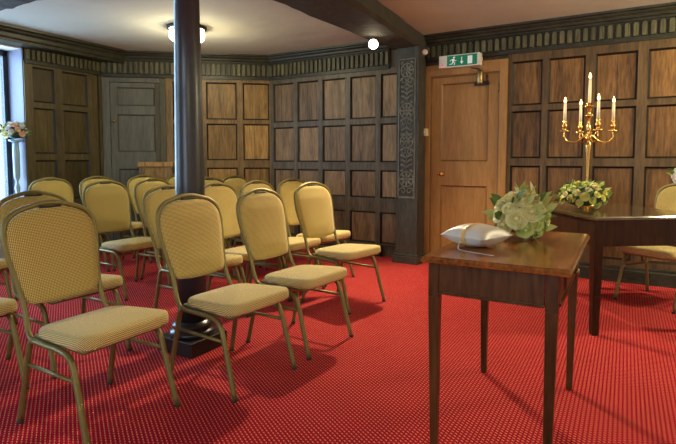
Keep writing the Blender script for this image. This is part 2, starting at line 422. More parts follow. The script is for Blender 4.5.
def frieze(Mx, s0, s1, z0, z1, name, pitch=0.066):
    b = MB(Mx)
    b.box(s0, s1, -0.022, 0.0, z0, CEIL, 0, 0.4)
    b.box(s0, s1, -0.05, 0.0, z0-0.028, z0+0.006, 0, 0.3)
    n = int((s1-s0)/pitch); p = (s1-s0)/n
    for i in range(n):
        c = s0 + (i+0.5)*p; h = p*0.36; pts = []; t = random.random()
        za = z0+0.016; zb_ = z1-0.012
        out = [(-h, za), (h, za), (h, zb_-h*0.8), (h*0.7, zb_-h*0.2), (0, zb_), (-h*0.7, zb_-h*0.2), (-h, zb_-h*0.8)]
        m = len(out)
        pts = [(c+x, -0.02, z) for x, z in out] + [(c+x*0.75, -0.042, z0+0.016+(z-za)*0.93+0.006) for x, z in out]
        b.quadverts(pts, [tuple(range(m, 2*m))] + [(k, (k+1) % m, m+(k+1) % m, m+k) for k in range(m)], 1, t)
    return struct(b.build(name, [M['cornice'], M['flute']]))
def cornice(Mx, s0, s1, zb, name):
    b = MB(Mx); H = CEIL - zb
    prof = [(0, zb-0.004), (-0.045, zb-0.004), (-0.045, zb+H*0.16), (-0.062, zb+H*0.24), (-0.068, zb+H*0.45), (-0.088, zb+H*0.62),
            (-0.092, zb+H*0.74), (-0.120, zb+H*0.80), (-0.122, CEIL), (0, CEIL)]
    b.extrude(prof, s0, s1, 0, 0.5)
    return struct(b.build(name, M['cornice']))
def skirting(Mx, s0, s1, name, h=0.13, mat=None):
    b = MB(Mx)
    b.extrude([(0.0, 0), (-0.045, 0), (-0.045, h*0.72), (-0.036, h*0.80), (-0.036, h*0.92), (-0.030, h), (0, h)], s0, s1)
    return struct(b.build(name, mat or M['cornice']))

# window wall, piece with panels (far end) -----------------------------------------------
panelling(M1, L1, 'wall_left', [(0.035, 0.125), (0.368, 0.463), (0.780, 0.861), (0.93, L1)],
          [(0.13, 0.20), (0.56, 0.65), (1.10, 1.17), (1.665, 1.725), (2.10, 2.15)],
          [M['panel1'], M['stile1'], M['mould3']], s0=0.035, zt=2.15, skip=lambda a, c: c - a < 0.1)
# rest of the window wall: piers, sills and heads round two deep windows
def window_wall():
    b = MB(M1); t = 0.30
    spans = [(-8.2, -5.2), (-3.3, -1.55)]
    for a, c in spans: b.box(a, c, 0, t, 0, CEIL, 0)
    for a, c in [(-5.2, -3.3), (-1.55, 0.035)]:
        b.box(a, c, 0, t, 0, 0.55, 0); b.box(a, c, 0, t, 2.27, CEIL, 0)
    return struct(b.build('wall_front', M['wallpaint']), 'plaster window wall beyond the panelled bay')
window_wall()
b = MB(M1)   # far reveal of the window, bluish daylight put into its colour
b.box(0.028, 0.040, -0.012, 0.32, 0.55, 2.27, 0)
struct(b.build('trim_1', M['lavender']), 'window reveal, lavender grey from bluish daylight put into its colour')
for i, (a, c) in enumerate([(-1.55, 0.028), (-5.2, -3.3)]):
    wr = struct(root('window_%d' % (i+1), M1 @ Vector(((a+c)/2, 0.27, 0.55)), math.atan2(d1.y, d1.x)), 'tall window with glazing bars')
    w = (c-a)/2; f = MB()
    for x in (-w, w-0.05): f.box(x, x+0.05, -0.03, 0.03, 0, 1.72, 0)
    for z in (0, 1.66): f.box(-w, w, -0.03, 0.03, z, z+0.06, 0)
    f.box(-0.02, 0.02, -0.02, 0.02, 0, 1.72, 0)
    f.box(-w, w, -0.02, 0.02, 0.84, 0.88, 0)
    f.build('window_frame', M['windowframe'], wr)
    g = MB(); g.box(-w+0.05, w-0.05, -0.003, 0.003, 0.05, 1.67, 0); g.build('pane', M['glass'], wr)
    s = MB(); s.box(-w, w, -0.33, -0.03, -0.03, 0.012, 0); s.build('window_sill', M['lavender'], wr)
# W2 wall with the grey door
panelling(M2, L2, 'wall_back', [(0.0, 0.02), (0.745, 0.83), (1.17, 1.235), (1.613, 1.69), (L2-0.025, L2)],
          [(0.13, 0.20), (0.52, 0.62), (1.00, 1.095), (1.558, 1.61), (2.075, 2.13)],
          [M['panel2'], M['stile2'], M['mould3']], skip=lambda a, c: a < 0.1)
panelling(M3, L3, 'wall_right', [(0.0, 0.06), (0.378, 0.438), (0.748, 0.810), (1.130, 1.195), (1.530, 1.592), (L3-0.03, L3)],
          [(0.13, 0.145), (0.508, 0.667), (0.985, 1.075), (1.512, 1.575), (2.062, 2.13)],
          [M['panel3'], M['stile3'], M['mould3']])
ST4 = [(0.924, 0.962), (1.245, 1.300), (1.618, 1.700), (2.034, 2.112), (2.44, 2.52), (2.85, 2.93), (3.26, 3.34), (3.67, 3.75), (4.08, 4.30)]
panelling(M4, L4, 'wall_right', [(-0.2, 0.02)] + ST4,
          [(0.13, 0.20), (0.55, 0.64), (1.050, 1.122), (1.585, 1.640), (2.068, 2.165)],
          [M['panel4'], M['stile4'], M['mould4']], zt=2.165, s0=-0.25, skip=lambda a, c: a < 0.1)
# walls behind and beside the camera (plain plaster)
b = MB(M5); b.box(0, L5, 0, 0.15, 0, CEIL, 0); struct(b.build('wall_side', M['wallpaint']))
b = MB(M6); a0 = 2.2; a1 = 4.2
b.box(0, a0, 0, 0.15, 0, CEIL, 0); b.box(a1, L6, 0, 0.15, 0, CEIL, 0)
b.box(a0, a1, 0, 0.15, 0, 0.6, 0); b.box(a0, a1, 0, 0.15, 2.25, CEIL, 0)
struct(b.build('wall_rear', M['wallpaint']))
wr = struct(root('window_3', M6 @ Vector(((a0+a1)/2, 0.08, 0.6)), math.atan2((WL0-W51).y, (WL0-W51).x)))
f = MB()
for x in (-1.0, -0.02, 0.95): f.box(x, x+0.05, -0.03, 0.03, 0, 1.65, 0)
for z in (0, 0.8, 1.6): f.box(-1, 1, -0.03, 0.03, z, z+0.05, 0)
f.build('window_frame', M['windowframe'], wr)
g = MB(); g.box(-0.97, 0.97, -0.003, 0.003, 0.03, 1.62, 0); g.build('pane', M['glass'], wr)

frieze(M1, 0.05, L1, 2.15, 2.29, 'trim_2', 0.055)
frieze(M2, 0, L2, 2.14, 2.32, 'trim_3', 0.062)
frieze(M3, 0, 1.70, 2.14, 2.32, 'trim_4', 0.062)
frieze(M4, -0.02, L4, 2.172, 2.325, 'trim_5', 0.066)
b = MB(M1)   # deep boxed cornice over the windows
b.extrude([(0, 2.285), (-0.20, 2.285), (-0.20, 2.275), (-0.245, 2.275), (-0.25, 2.30), (-0.265, 2.315), (-0.268, 2.35), (-0.29, 2.37), (-0.295, 2.385), (-0.325, 2.395), (-0.33, CEIL), (0, CEIL)], -8.0, L1+0.13)
struct(b.build('trim_6', M['cornice']))
cornice(M2, 0, L2, 2.32, 'trim_7'); cornice(M3, 0, 1.70, 2.32, 'trim_8'); cornice(M4, -0.02, L4, 2.325, 'trim_9')
skirting(M1, 0.035, L1, 'baseboard_left', mat=M['stile1']); skirting(M2, 0.80, L2, 'baseboard_back'); skirting(M3, 0, 1.61, 'baseboard_right')
skirting(M4, 0.924, L4, 'baseboard_right', 0.15)

# ------------------------------------------------------------------ grey-green door in the back wall
dr = struct(root('door_2', M2 @ Vector((0.44, 0, 0)), math.atan2((C23-C12).y, (C23-C12).x)), 'grey green painted panelled door with small brass knob')
f = MB()
f.box(-0.435, -0.35, -0.055, 0, 0, 2.105, 0, 0.8); f.box(0.235, 0.305, -0.05, 0, 0, 2.105, 1, 0.5); f.box(-0.35, 0.235, -0.05, 0, 2.05, 2.105, 0, 0.5)
f.build('door_frame', [M['greydoor'], M['greymould']], dr, bevel=0.004)
f = MB()
x0, x1 = -0.345, 0.232; pz = [(0.12, 0.55), (0.64, 0.99), (1.20, 1.66), (1.765, 1.99)]; pxs = (-0.27, 0.175)
f.box(x0, x1, -0.022, 0, 0.01, 2.045, 0, 0.5)
f.box(x0, pxs[0], -0.036, -0.02, 0.01, 2.045, 0, 0.6); f.box(pxs[1], x1, -0.036, -0.02, 0.01, 2.045, 1, 0.6)
zz = [0.01] + [q for p_ in pz for q in p_] + [2.045]
for k in range(0, len(zz), 2): f.box(pxs[0], pxs[1], -0.036, -0.02, zz[k], zz[k+1], 0, 0.55)
for (a, c) in pz:
    w = 0.016
    o_ = [(pxs[0], -0.037, a), (pxs[1], -0.037, a), (pxs[1], -0.037, c), (pxs[0], -0.037, c)]
    q_ = [(pxs[0]+w, -0.0225, a+w), (pxs[1]-w, -0.0225, a+w), (pxs[1]-w, -0.0225, c-w), (pxs[0]+w, -0.0225, c-w)]
    f.quadverts(o_+q_, [(0,1,5,4),(1,2,6,5),(2,3,7,6),(3,0,4,7)], 1, 0.3)
f.build('door_panel', [M['greydoor'], M['greymould']], dr)
k = MB(); R = Matrix.Rotation(PI/2, 4, 'X')
k.lathe([(0.006, 0), (0.014, 0.004), (0.007, 0.012), (0.007, 0.028), (0.017, 0.036), (0.019, 0.046), (0.012, 0.056), (0.001, 0.058)], (-0.295, -0.036, 1.575), 14, 0, True, R)
k.build('door_handle', M['brass'], dr)

# ------------------------------------------------------------------ pine door
dr = struct(root('door_1', M4 @ Vector((0.475, 0, 0)), ang), 'golden waxed pine two panel door with wide plain frame')
f = MB()
f.box(-0.45, -0.356, -0.05, 0, 0, 2.105, 0, 0.5); f.box(0.374, 0.449, -0.05, 0, 0, 2.105, 0, 0.5); f.box(-0.356, 0.374, -0.05, 0, 1.99, 2.105, 0, 0.5)
f.box(-0.356, -0.338, -0.036, 0, 0, 1.99, 1, 0.4); f.box(0.362, 0.374, -0.036, 0, 0, 1.99, 1, 0.4); f.box(-0.338, 0.362, -0.036, 0, 1.975, 1.99, 1, 0.4)
f.build('door_frame', [M['palepine'], M['palepine_d']], dr, bevel=0.003)
f = MB(); x0, x1 = -0.336, 0.360; pxs = (-0.235, 0.262); pz = [(0.10, 0.835), (1.09, 1.905)]
f.box(x0, x1, -0.014, 0, 0.01, 1.972, 0, 0.5)
f.box(x0, pxs[0], -0.030, -0.012, 0.01, 1.972, 0, 0.4); f.box(pxs[1], x1, -0.030, -0.012, 0.01, 1.972, 0, 0.6)
zz = [0.01] + [q for p_ in pz for q in p_] + [1.972]
for k in range(0, len(zz), 2): f.box(pxs[0], pxs[1], -0.030, -0.012, zz[k], zz[k+1], 0, 0.55)
for (a, c) in pz:
    w = 0.014
    o_ = [(pxs[0], -0.031, a), (pxs[1], -0.031, a), (pxs[1], -0.031, c), (pxs[0], -0.031, c)]
    q_ = [(pxs[0]+w, -0.0145, a+w), (pxs[1]-w, -0.0145, a+w), (pxs[1]-w, -0.0145, c-w), (pxs[0]+w, -0.0145, c-w)]
    f.quadverts(o_+q_, [(0,1,5,4),(1,2,6,5),(2,3,7,6),(3,0,4,7)], 1, 0.3)
f.build('door_panel', [M['palepine'], M['palepine_d']], dr)
k = MB()
k.lathe([(0.022, 0), (0.024, 0.004), (0.009, 0.008), (0.008, 0.032), (0.021, 0.042), (0.026, 0.054), (0.020, 0.068), (0.001, 0.072)], (-0.208, -0.030, 0.955), 16, 0, True, R)
k.lathe([(0.010, 0), (0.011, 0.004), (0.001, 0.006)], (-0.262, -0.030, 0.945), 12, 0, True, R)
k.build('door_handle', M['brass'], dr)
# hinges
for z in (1.78, 0.25):
    h = MB(); h.lathe([(0.007, 0), (0.007, 0.09)], (0.364, -0.038, z), 10); h.build('hinge', M['dullbrass'], dr)

# door closer
dc = root('door_closer', M4 @ Vector((0.67, -0.031, 1.87)), ang)
tag(dc, 'small black and brass door closer at the top right corner of the pine door', 'door closer')
f = MB(); f.box(-0.075, 0.075, -0.035, 0, -0.01, 0.02, 0); f.build('mounting_plate', M['black'], dc, bevel=0.003)
f = MB(); f.lathe([(0.026, 0.0), (0.030, 0.01), (0.030, 0.12), (0.024, 0.135), (0.010, 0.14)], (-0.01, -0.045, 0.0), 16); f.build('cylinder', M['dullbrass'], dc)
f = MB(); f.tube([(-0.01, -0.045, 0.145), (-0.05, -0.05, 0.158), (-0.10, -0.04, 0.170)], 0.007); f.build('arm', M['black'], dc)
f = MB(); f.tube([(0.055, -0.03, 0.0), (0.06, -0.04, 0.09)], 0.012); f.build('spring', M['black'], dc)

# exit sign -------------------------------------------------------------
ex = root('exit_sign', M4 @ Vector((0.455, -0.055, 2.115)), ang)
tag(ex, 'green emergency exit sign box with running man, arrow and doorway symbols above the pine door', 'sign')
ex.rotation_euler = (0, 0, ang)
f = MB(); f.box(-0.215, 0.215, -0.07, 0.033, -0.060, 0.065, 0); f.build('housing', M['white'], ex, bevel=0.006)
f = MB(); f.box(-0.125, 0.185, -0.074, -0.069, -0.05, 0.055, 0); f.build('sign_face', M['green'], ex)
f = MB(); yb, yf = -0.0765, -0.0735
def P2(b_, pts, ox=0, oz=0, s=1.0):
    n = len(pts); b_.quadverts([(ox+x*s, yf, oz+z*s) for x, z in pts] + [(ox+x*s, yb, oz+z*s) for x, z in pts],
               [tuple(range(n)), tuple(range(n, 2*n))[::-1]] + [(i, (i+1) % n, n+(i+1) % n, n+i) for i in range(n)])
ox, oz, s = -0.060, 0.0, 1.0
P2(f, [(0.010+0.011*math.cos(a*PI/4), 0.036+0.010*math.sin(a*PI/4)) for a in range(8)], ox, oz)           # head
P2(f, [(-0.012, 0.020), (0.010, 0.026), (0.016, 0.018), (0.006, -0.008), (-0.008, -0.006)], ox, oz)             # body
P2(f, [(0.012, 0.020), (0.020, 0.006), (0.036, 0.008), (0.036, 0.002), (0.016, -0.002), (0.008, 0.012)], ox, oz)  # front arm
P2(f, [(-0.012, 0.020), (-0.030, 0.014), (-0.034, 0.000), (-0.028, 0.000), (-0.024, 0.009), (-0.010, 0.012)], ox, oz)
P2(f, [(0.004, -0.006), (0.022, -0.018), (0.016, -0.042), (0.009, -0.041), (0.012, -0.020), (-0.004, -0.010)], ox, oz)
P2(f, [(-0.006, -0.004), (-0.014, -0.024), (-0.038, -0.028), (-0.038, -0.034), (-0.008, -0.031), (0.002, -0.010)], ox, oz)
f.build('running_man', M['signwhite'], ex); f = MB()
P2(f, [(-0.004, 0.036), (0.004, 0.036), (0.004, -0.010), (-0.004, -0.010)], 0.030, 0)
P2(f, [(-0.018, -0.008), (0.018, -0.008), (0.0, -0.034)], 0.030, 0)
f.build('arrow', M['signwhite'], ex); f = MB()
P2(f, [(-0.024, 0.040), (0.024, 0.040), (0.024, -0.038), (-0.024, -0.038)], 0.115, 0)
f.build('doorway_symbol', M['signwhite'], ex)
f = MB(); f.lathe([(0.008, 0), (0.008, 0.004), (0.001, 0.006)], (-0.175, -0.070, -0.03), 10, 0, True, R)
f.build('indicator_light', plain('red_led', (0.6, 0.02, 0.02), 0.4, emit=(1, 0.05, 0.02), es=1.0), ex)

# ------------------------------------------------------------------ carved post and beams
PB = Vector((0.618, 5.46, 0)); Mp = Matrix(((E2.x, N2.x, 0, PB.x), (E2.y, N2.y, 0, PB.y), (0, 0, 1, 0), (0, 0, 0, 1)))
cp = root('carved_post', PB, ang)
tag(cp, 'dark square oak post carved with flowers and scrolls left of the pine door', 'post')
f = MB(); f.box(0.0, 0.25, 0.0, 0.20, 0, 2.29, 0, 0.5); f.build('shaft', M['carved'], cp, bevel=0.006)
f = MB(); f.box(-0.025, 0.275, -0.03, 0.20, 0, 0.075, 0, 0.3); f.box(-0.015, 0.262, -0.018, 0.20, 0.075, 0.10, 0, 0.3); f.build('plinth', M['carved'], cp, bevel=0.004)
f = MB()
# raised border and carved ornament: rosettes, chevron leaves, scrolls
f.box(0.03, 0.04, -0.010, 0, 0.70, 2.16, 0, 0.6); f.box(0.21, 0.22, -0.010, 0, 0.70, 2.16, 0, 0.6)
f.box(0.03, 0.22, -0.010, 0, 0.70, 0.715, 0, 0.6); f.box(0.03, 0.22, -0.010, 0, 2.15, 2.16, 0, 0.6)
def ridge(pts, r=0.011): f.tube([(x, -0.005, z) for x, z in pts], r, 6, 0, tone=0.9)
def rosette(z, r):
    f.tube([(0.125+r*math.cos(a*PI/8), -0.002, z+r*math.sin(a*PI/8)) for a in range(16)], 0.007, 6, 0, closed=True, tone=0.8)
    for a in range(8):
        an = a*PI/4; T = Matrix.Rotation(an, 4, 'Y')
        f.blob((0.125+0.55*r*math.cos(an), -0.002, z-0.55*r*math.sin(an)), 0.38*r, 0.012, 0.17*r, 8, 5, 0, T, 0.9)
    f.blob((0.125, -0.004, z), 0.016, 0.016, 0.016, 8, 5, 0, None, 0.9)
def chevrons(z0, n, dz, up=1):
    for i in range(n):
        z = z0+i*dz
        for s_ in (-1, 1):
            ridge([(0.125, z), (0.125+s_*0.035, z+up*0.03), (0.125+s_*0.066, z+up*0.035)], 0.009)
    ridge([(0.125, z0-0.02), (0.125, z0+n*dz)], 0.005)
def scroll(z, s_):
    pts = []
    for i in range(15):
        a = i*0.5; r = 0.040*(1-i/18); pts.append((0.125+s_*(0.038+r*math.cos(a)), z+r*math.sin(a)))
    ridge(pts, 0.006)
for z_, r__ in ((0.90, 0.080), (1.30, 0.070), (1.62, 0.078), (2.04, 0.070)): rosette(z_, r__)
chevrons(1.02, 3, 0.05); chevrons(1.40, 2, 0.05, -1); chevrons(1.74, 3, 0.05); chevrons(1.90, 1, 0.05, -1)
for z_ in (0.775, 1.19, 1.50, 1.93): scroll(z_, 1); scroll(z_, -1)
for z_ in (0.99, 1.21, 1.38, 1.52, 1.71, 1.95, 2.12):
    for s_ in (-1, 1): f.blob((0.125+s_*0.055, -0.002, z_), 0.022, 0.013, 0.012, 8, 5, 0, Matrix.Rotation(s_*0.6, 4, 'Y'), 0.9)
f.build('carving', M['carving'], cp)

bd = Vector((-0.489, -0.872, 0)).normalized(); bp_ = Vector((0.872, -0.489, 0))
bl = Vector((0.60, 5.50, 0)) - bd*0.35
mid = bl + bp_*0.125
def beam(name, start, dirv, length, width, z0, label, flare=None):
    r_ = root(name, (start.x, start.y, z0), math.atan2(dirv.y, dirv.x))
    f = MB(); n = 40; h = CEIL - z0 + 0.02; rnd = random.Random(3)
    prof = [(-0.5, 1.0), (-0.5, 0.18), (-0.42, 0.03), (0.0, 0.0), (0.42, 0.03), (0.5, 0.18), (0.5, 1.0)]
    P = []; m = len(prof)
    for i in range(n+1):
        for (y, z) in prof:
            k_ = 0.006
            zz_ = z*h + (rnd.uniform(-k_, k_) if z < 0.9 else 0)
            X_ = length*i/n; w_ = width if flare is None else flare(X_)
            P.append((X_, y*w_ + rnd.uniform(-k_, k_), zz_))
    F = [(i*m+j, i*m+(j+1) % m, (i+1)*m+(j+1) % m, (i+1)*m+j) for i in range(n) for j in range(m)] + [tuple(range(m)), tuple(n*m+j for j in range(m))[::-1]]
    f.quadverts(P, F, 0, 0.5)
    o = f.build('timber', M['beam'], r_)
    return tag(r_, label, 'beam')
beam('ceiling_beam', mid, bd, 6.3, 0.25, 2.27, 'dark rough oak ceiling beam running from the carved post toward the column', flare=lambda x: 0.30 + 0.22*min(1, max(0, (x-0.3)/1.7)))
# cross beam carried by the iron column
cb0 = Vector((-0.88, 3.02, 0)) - E2*3.6
cbm = beam('ceiling_beam', cb0 - N2*0.10, E2, 3.35, 0.25, 2.28, 'dark rough ceiling beam crossing the top left corner above the chairs')

# ------------------------------------------------------------------ iron column
cc = Vector((-0.868, 2.985, 0))
ic = root('iron_column', cc, ang)
tag(ic, 'round black iron column on a square plinth standing among the chairs', 'column')
f = MB(); f.box(-0.1425, 0.1425, -0.1425, 0.1425, 0, 0.085, 0); f.build('plinth', M['blackwood'], ic, bevel=0.004)
f = MB(); f.lathe([(0.128, 0.085), (0.135, 0.10), (0.128, 0.116), (0.112, 0.12), (0.108, 0.128), (0.118, 0.138), (0.118, 0.15), (0.100, 0.158), (0.094, 0.17)], seg=32); f.build('base_moulding', M['blackgloss'], ic)
f = MB(); f.lathe([(0.0845, 0.17), (0.084, 1.0), (0.078, 1.5), (0.070, 2.12), (0.10, 2.13), (0.10, 2.15), (0.085, 2.16), (0.12, 2.26), (0.12, 2.275)], seg=40); f.build('shaft', M['iron'], ic)

# ------------------------------------------------------------------ ceiling lights
def drum_light(loc, power, label):
    r_ = root('ceiling_light', (loc[0], loc[1], CEIL))
    f = MB(); f.lathe([(0.185, -0.028), (0.19, -0.02), (0.19, 0.0)], seg=32); f.build('ceiling_plate', M['black'], r_)
    f = MB(); f.lathe([(0.10, -0.135), (0.155, -0.128), (0.170, -0.11), (0.172, -0.028)], seg=32); f.build('lamp_shade', M['opal'], r_)
    f = MB(); f.lathe([(0.174, -0.05), (0.176, -0.05), (0.176, -0.04), (0.174, -0.04)], seg=32); f.build('rim', M['dullbrass'], r_)
    tag(r_, label, 'ceiling light')
    l = point('lamp_glow', (loc[0], loc[1], CEIL-0.20), power, (1.0, 0.88, 0.55), 0.12); 
    return r_
drum_light((-1.50, 5.15), 32, 'lit round opal ceiling light with black rim seen behind the column')
drum_light((3.3, 3.1), 110, 'added unseen opal ceiling light filling the right side of the room')  # out-of-view lamp added to brighten the right wall and ceiling
drum_light((0.2, -0.9), 38, 'added unseen opal ceiling light filling the near side of the room')  # out-of-view lamp added behind the camera as fill
# spotlight fixed to the beam, the bright point by the post
sp = root('spotlight', (0.33, 4.92, 2.265)); tag(sp, 'small spotlight with glaring warm bulb on the beam near the carved post', 'spotlight')
f = MB(); f.lathe([(0.012, -0.02), (0.03, -0.012), (0.03, 0.012)], seg=14); f.build('mount', M['black'], sp)
f = MB(); T = Matrix.Rotation(math.radians(150), 4, 'X'); f.lathe([(0.018, -0.05), (0.022, -0.045), (0.034, 0.02), (0.036, 0.03), (0.033, 0.03)], (0, -0.035, -0.055), 14, 0, True, Matrix.Rotation(math.radians(118), 4, 'X')); f.build('lamp_housing', M['dullbrass'], sp)
f = MB(); f.blob((0, -0.085, -0.080), 0.045, 0.045, 0.045); f.build('bulb', M['bulb'], sp)
sl = bpy.data.lights.new('spotlight_beam', 'SPOT'); sl.energy = 210; sl.color = (1.0, 0.80, 0.52); sl.shadow_soft_size = 0.04
sl.spot_size = math.radians(125); sl.spot_blend = 0.6
so_ = bpy.data.objects.new('spotlight_beam', sl); col.objects.link(so_); so_.location = (0.32, 4.77, 2.16)
so_.rotation_euler = (Vector((0.9, 3.2, 0.0)) - Vector((0.32, 4.77, 2.16))).to_track_quat('-Z', 'Y').to_euler()

# small fitting in the angle above the door frame
sc = root('wall_lamp', M4 @ Vector((0.085, -0.10, 2.235)), ang); tag(sc, 'small pinkish white fitting on a dark bracket beside the exit sign', 'fitting')
f = MB(); f.box(-0.015, 0.02, -0.02, 0.03, -0.06, 0.0, 0); f.tube([(0.0, -0.01, -0.05), (0.05, -0.02, -0.075), (0.12, -0.0, -0.07), (0.17, 0.0, -0.09)], 0.011); f.build('bracket', M['black'], sc)
f = MB(); f.lathe([(0.012, -0.045), (0.024, -0.04), (0.024, 0.03), (0.030, 0.035), (0.030, 0.045), (0.01, 0.047)], (0, -0.045, -0.01), 14, 0, True, Matrix.Rotation(math.radians(80), 4, 'X') @ Matrix.Rotation(0.6, 4, 'Y')); f.build('fitting_head', plain('pinkish_white', (0.70, 0.55, 0.52), 0.4), sc)
# ivory switch on the door frame
sw = root('wall_switch', M4 @ Vector((0.075, -0.082, 1.40)), ang); tag(sw, 'small ivory box at the left edge of the pine door frame', 'switch')
f = MB(); f.box(-0.028, 0.032, -0.035, 0.03, -0.04, 0.04, 0); f.build('switch_box', M['ivory'], sw, bevel=0.004)
f = MB(); f.box(-0.008, 0.012, -0.041, -0.034, -0.012, 0.012, 0); f.build('rocker', M['white'], sw)

# low oak panelled piece in front of the grey door
lo = root('low_cupboard', M2 @ Vector((0.64, -0.15, 0)), math.atan2((C23-C12).y, (C23-C12).x))
tag(lo, 'low brown oak panelled cupboard standing before the grey door behind the chairs', 'cupboard')
f = MB(); f.box(-0.19, 0.19, -0.06, 0.06, 0, 1.02, 0, 0.4); f.box(-0.19, -0.13, -0.075, -0.06, 0, 1.02, 1, 0.4); f.box(0.13, 0.19, -0.075, -0.06, 0, 1.02, 1, 0.4); f.box(-0.13, 0.13, -0.075, -0.06, 0, 0.1, 1, 0.4); f.box(-0.13, 0.13, -0.075, -0.06, 0.48, 0.55, 1, 0.4)
f.build('body', [M['panel2'], M['stile2']], lo)
f = MB(); f.box(-0.205, 0.205, -0.085, 0.07, 1.02, 1.075, 0, 0.9); f.build('top', M['panel2'], lo, bevel=0.004)

# ------------------------------------------------------------------ banquet chairs
def xback(z):
    """fore-aft position of the back at height z"""
    t = (z-0.40)/0.54
    return -0.205 - 0.135*t - 0.012*math.sin(PI*t)
def make_chair():
    r_ = root('banquet_chair', (0, 0, 0))
    # seat cushion: rounded trapezoid, crowned
    b = MB(); out = []
    corners = [(0.235, 0.225), (0.235, -0.225), (-0.148, -0.202), (-0.148, 0.202)]
    def rr_outline(cs, rad, k=5):
        o = []; n = len(cs)
        for i in range(n):
            p = Vector((*cs[i], 0)); a = Vector((*cs[i-1], 0)); c = Vector((*cs[(i+1) % n], 0))
            u = (a-p).normalized()*rad; v = (c-p).normalized()*rad
            for j in range(k+1):
                t = j/k; o.append(p + u*(1-t)**2 + v*t**2)
        return o
    O = rr_outline(corners, 0.085)
    levels = [(0.90, 0.388), (0.975, 0.390), (0.998, 0.396), (1.0, 0.412), (0.996, 0.430), (0.975, 0.442), (0.90, 0.447), (0.55, 0.450), (0.2, 0.451)]
    P = []; n = len(O)
    for s_, z in levels:
        for p in O: P.append((0.04+(p.x-0.04)*s_, p.y*s_, z + (0.06*(p.x-0.235)*s_ if z > 0.42 else 0)))
    F = [(l*n+i, l*n+(i+1) % n, (l+1)*n+(i+1) % n, (l+1)*n+i) for l in range(len(levels)-1) for i in range(n)]
    F += [tuple(range(n))[::-1], tuple((len(levels)-1)*n+i for i in range(n))]
    b.quadverts(P, F, 0, 0.5, True)
    b.build('seat', M['fabric_seat'], r_, uv=lambda c: (c.x + (0.46-c.z)*0.8*(1 if c.x > 0 else -1), c.y + (c.z-0.46)*0.8))
    # seat pan under the cushion
    b = MB(); b.tube([(0.19, 0.195, 0.380), (0.19, -0.195, 0.380), (-0.15, -0.18, 0.380), (-0.15, 0.18, 0.380)], 0.011, 6, closed=True)
    b.box(-0.15, 0.16, -0.17, 0.17, 0.379, 0.389, 0)
    b.build('seat_pan', M['goldframe'], r_)
    # back cushion
    b = MB(); nz = 22; ny = 12; P = []; F = []
    z0, z1 = 0.50, 0.885
    def halfw(z):
        t = (z-z0)/(z1-z0)
        w = 0.168 + 0.037*min(1, t/0.60)
        if t > 0.72:
            u = (t-0.72)/0.28; w *= math.sqrt(max(0.0, 1-(u**2.4)*0.62))
        if t < 0.08: w -= 0.012*(1-t/0.08)
        return w
    for side in (1, -1):
        for i in range(nz+1):
            z = z0 + (z1-z0)*i/nz
            for j in range(ny+1):
                y = -1 + 2*j/ny; w = halfw(z)
                crown = 0.018*(1-abs(y)**3.0)*min(1, 4*(i/nz)+0.2)*min(1, 4*(1-i/nz)+0.2)
                th = (0.010 + crown) if side == 1 else (-0.010 - crown*0.45)
                zc = z + (0.018*(1-y*y) if i == nz else 0) - (0.012*(1-y*y)*(1 if i == 0 else 0))
                P.append((xback(z)+th, y*w, zc))
    m = (nz+1)*(ny+1)
    for s_ in (0, 1):
        for i in range(nz):
            for j in range(ny):
                a = s_*m + i*(ny+1)+j; F.append((a, a+1, a+ny+2, a+ny+1))
    border = [j for j in range(ny+1)] + [i*(ny+1)+ny for i in range(1, nz+1)] + [nz*(ny+1)+j for j in range(ny-1, -1, -1)] + [i*(ny+1) for i in range(nz-1, 0, -1)]
    for i in range(len(border)):
        a, c = border[i], border[(i+1) % len(border)]; F.append((a, c, m+c, m+a))
    b.quadverts(P, F, 0, 0.5, True)
    b.build('backrest', M['fabric'], r_, uv=lambda c: (c.y, c.z))
    # one bent tube: up one side, over the crown, down the other
    side = [(-0.110, 0.197, 0.366), (-0.170, 0.194, 0.374), (-0.205, 0.186, 0.415), (xback(0.50), 0.180, 0.50), (xback(0.60), 0.190, 0.60), (xback(0.72), 0.209, 0.72),
            (xback(0.80), 0.211, 0.80), (xback(0.852), 0.196, 0.852), (xback(0.888), 0.155, 0.888), (xback(0.908), 0.095, 0.908), (xback(0.920), 0.040, 0.920), (xback(0.922), 0.0, 0.922)]
    full = side + [(x, -y, z) for x, y, z in side[-2::-1]]
    b = MB(); b.tube(spline(full, 5), 0.0105, 8, 0, sq=1.15); b.build('back_frame', M['goldframe'], r_)
    # handle slot in the crown: dark gap behind a short lower lip
    b = MB(); b.tube(spline([(xback(0.90)+0.010, -0.050, 0.905), (xback(0.90)+0.011, 0, 0.903), (xback(0.90)+0.010, 0.050, 0.905)], 4), 0.007, 6); b.build('handle_slot', M['rubber'], r_)
    for s_ in (1, -1):
        # front leg with the under-seat rail in one piece
        b = MB(); b.tube(spline([(-0.150, s_*0.196, 0.366), (-0.02, s_*0.205, 0.368), (0.060, s_*0.208, 0.366), (0.118, s_*0.209, 0.350), (0.152, s_*0.211, 0.300), (0.196, s_*0.215, 0.15), (0.235, s_*0.219, 0.012)], 5), 0.0125, 8, sq=1.1)
        lg = b.build('leg', M['goldframe'], r_)
        b = MB(); b.lathe([(0.0135, 0), (0.0145, 0.011)], (0.237, s_*0.219, 0), 10); b.build('foot_cap', M['rubber'], lg)
        b = MB(); b.tube(spline([(-0.150, s_*0.200, 0.366), (-0.166, s_*0.203, 0.335), (-0.196, s_*0.210, 0.18), (-0.232, s_*0.217, 0.012)], 5), 0.0120, 8, sq=1.1)
        lg = b.build('leg', M['goldframe'], r_)
        b = MB(); b.lathe([(0.0135, 0), (0.0145, 0.011)], (-0.233, s_*0.217, 0), 10); b.build('foot_cap', M['rubber'], lg)
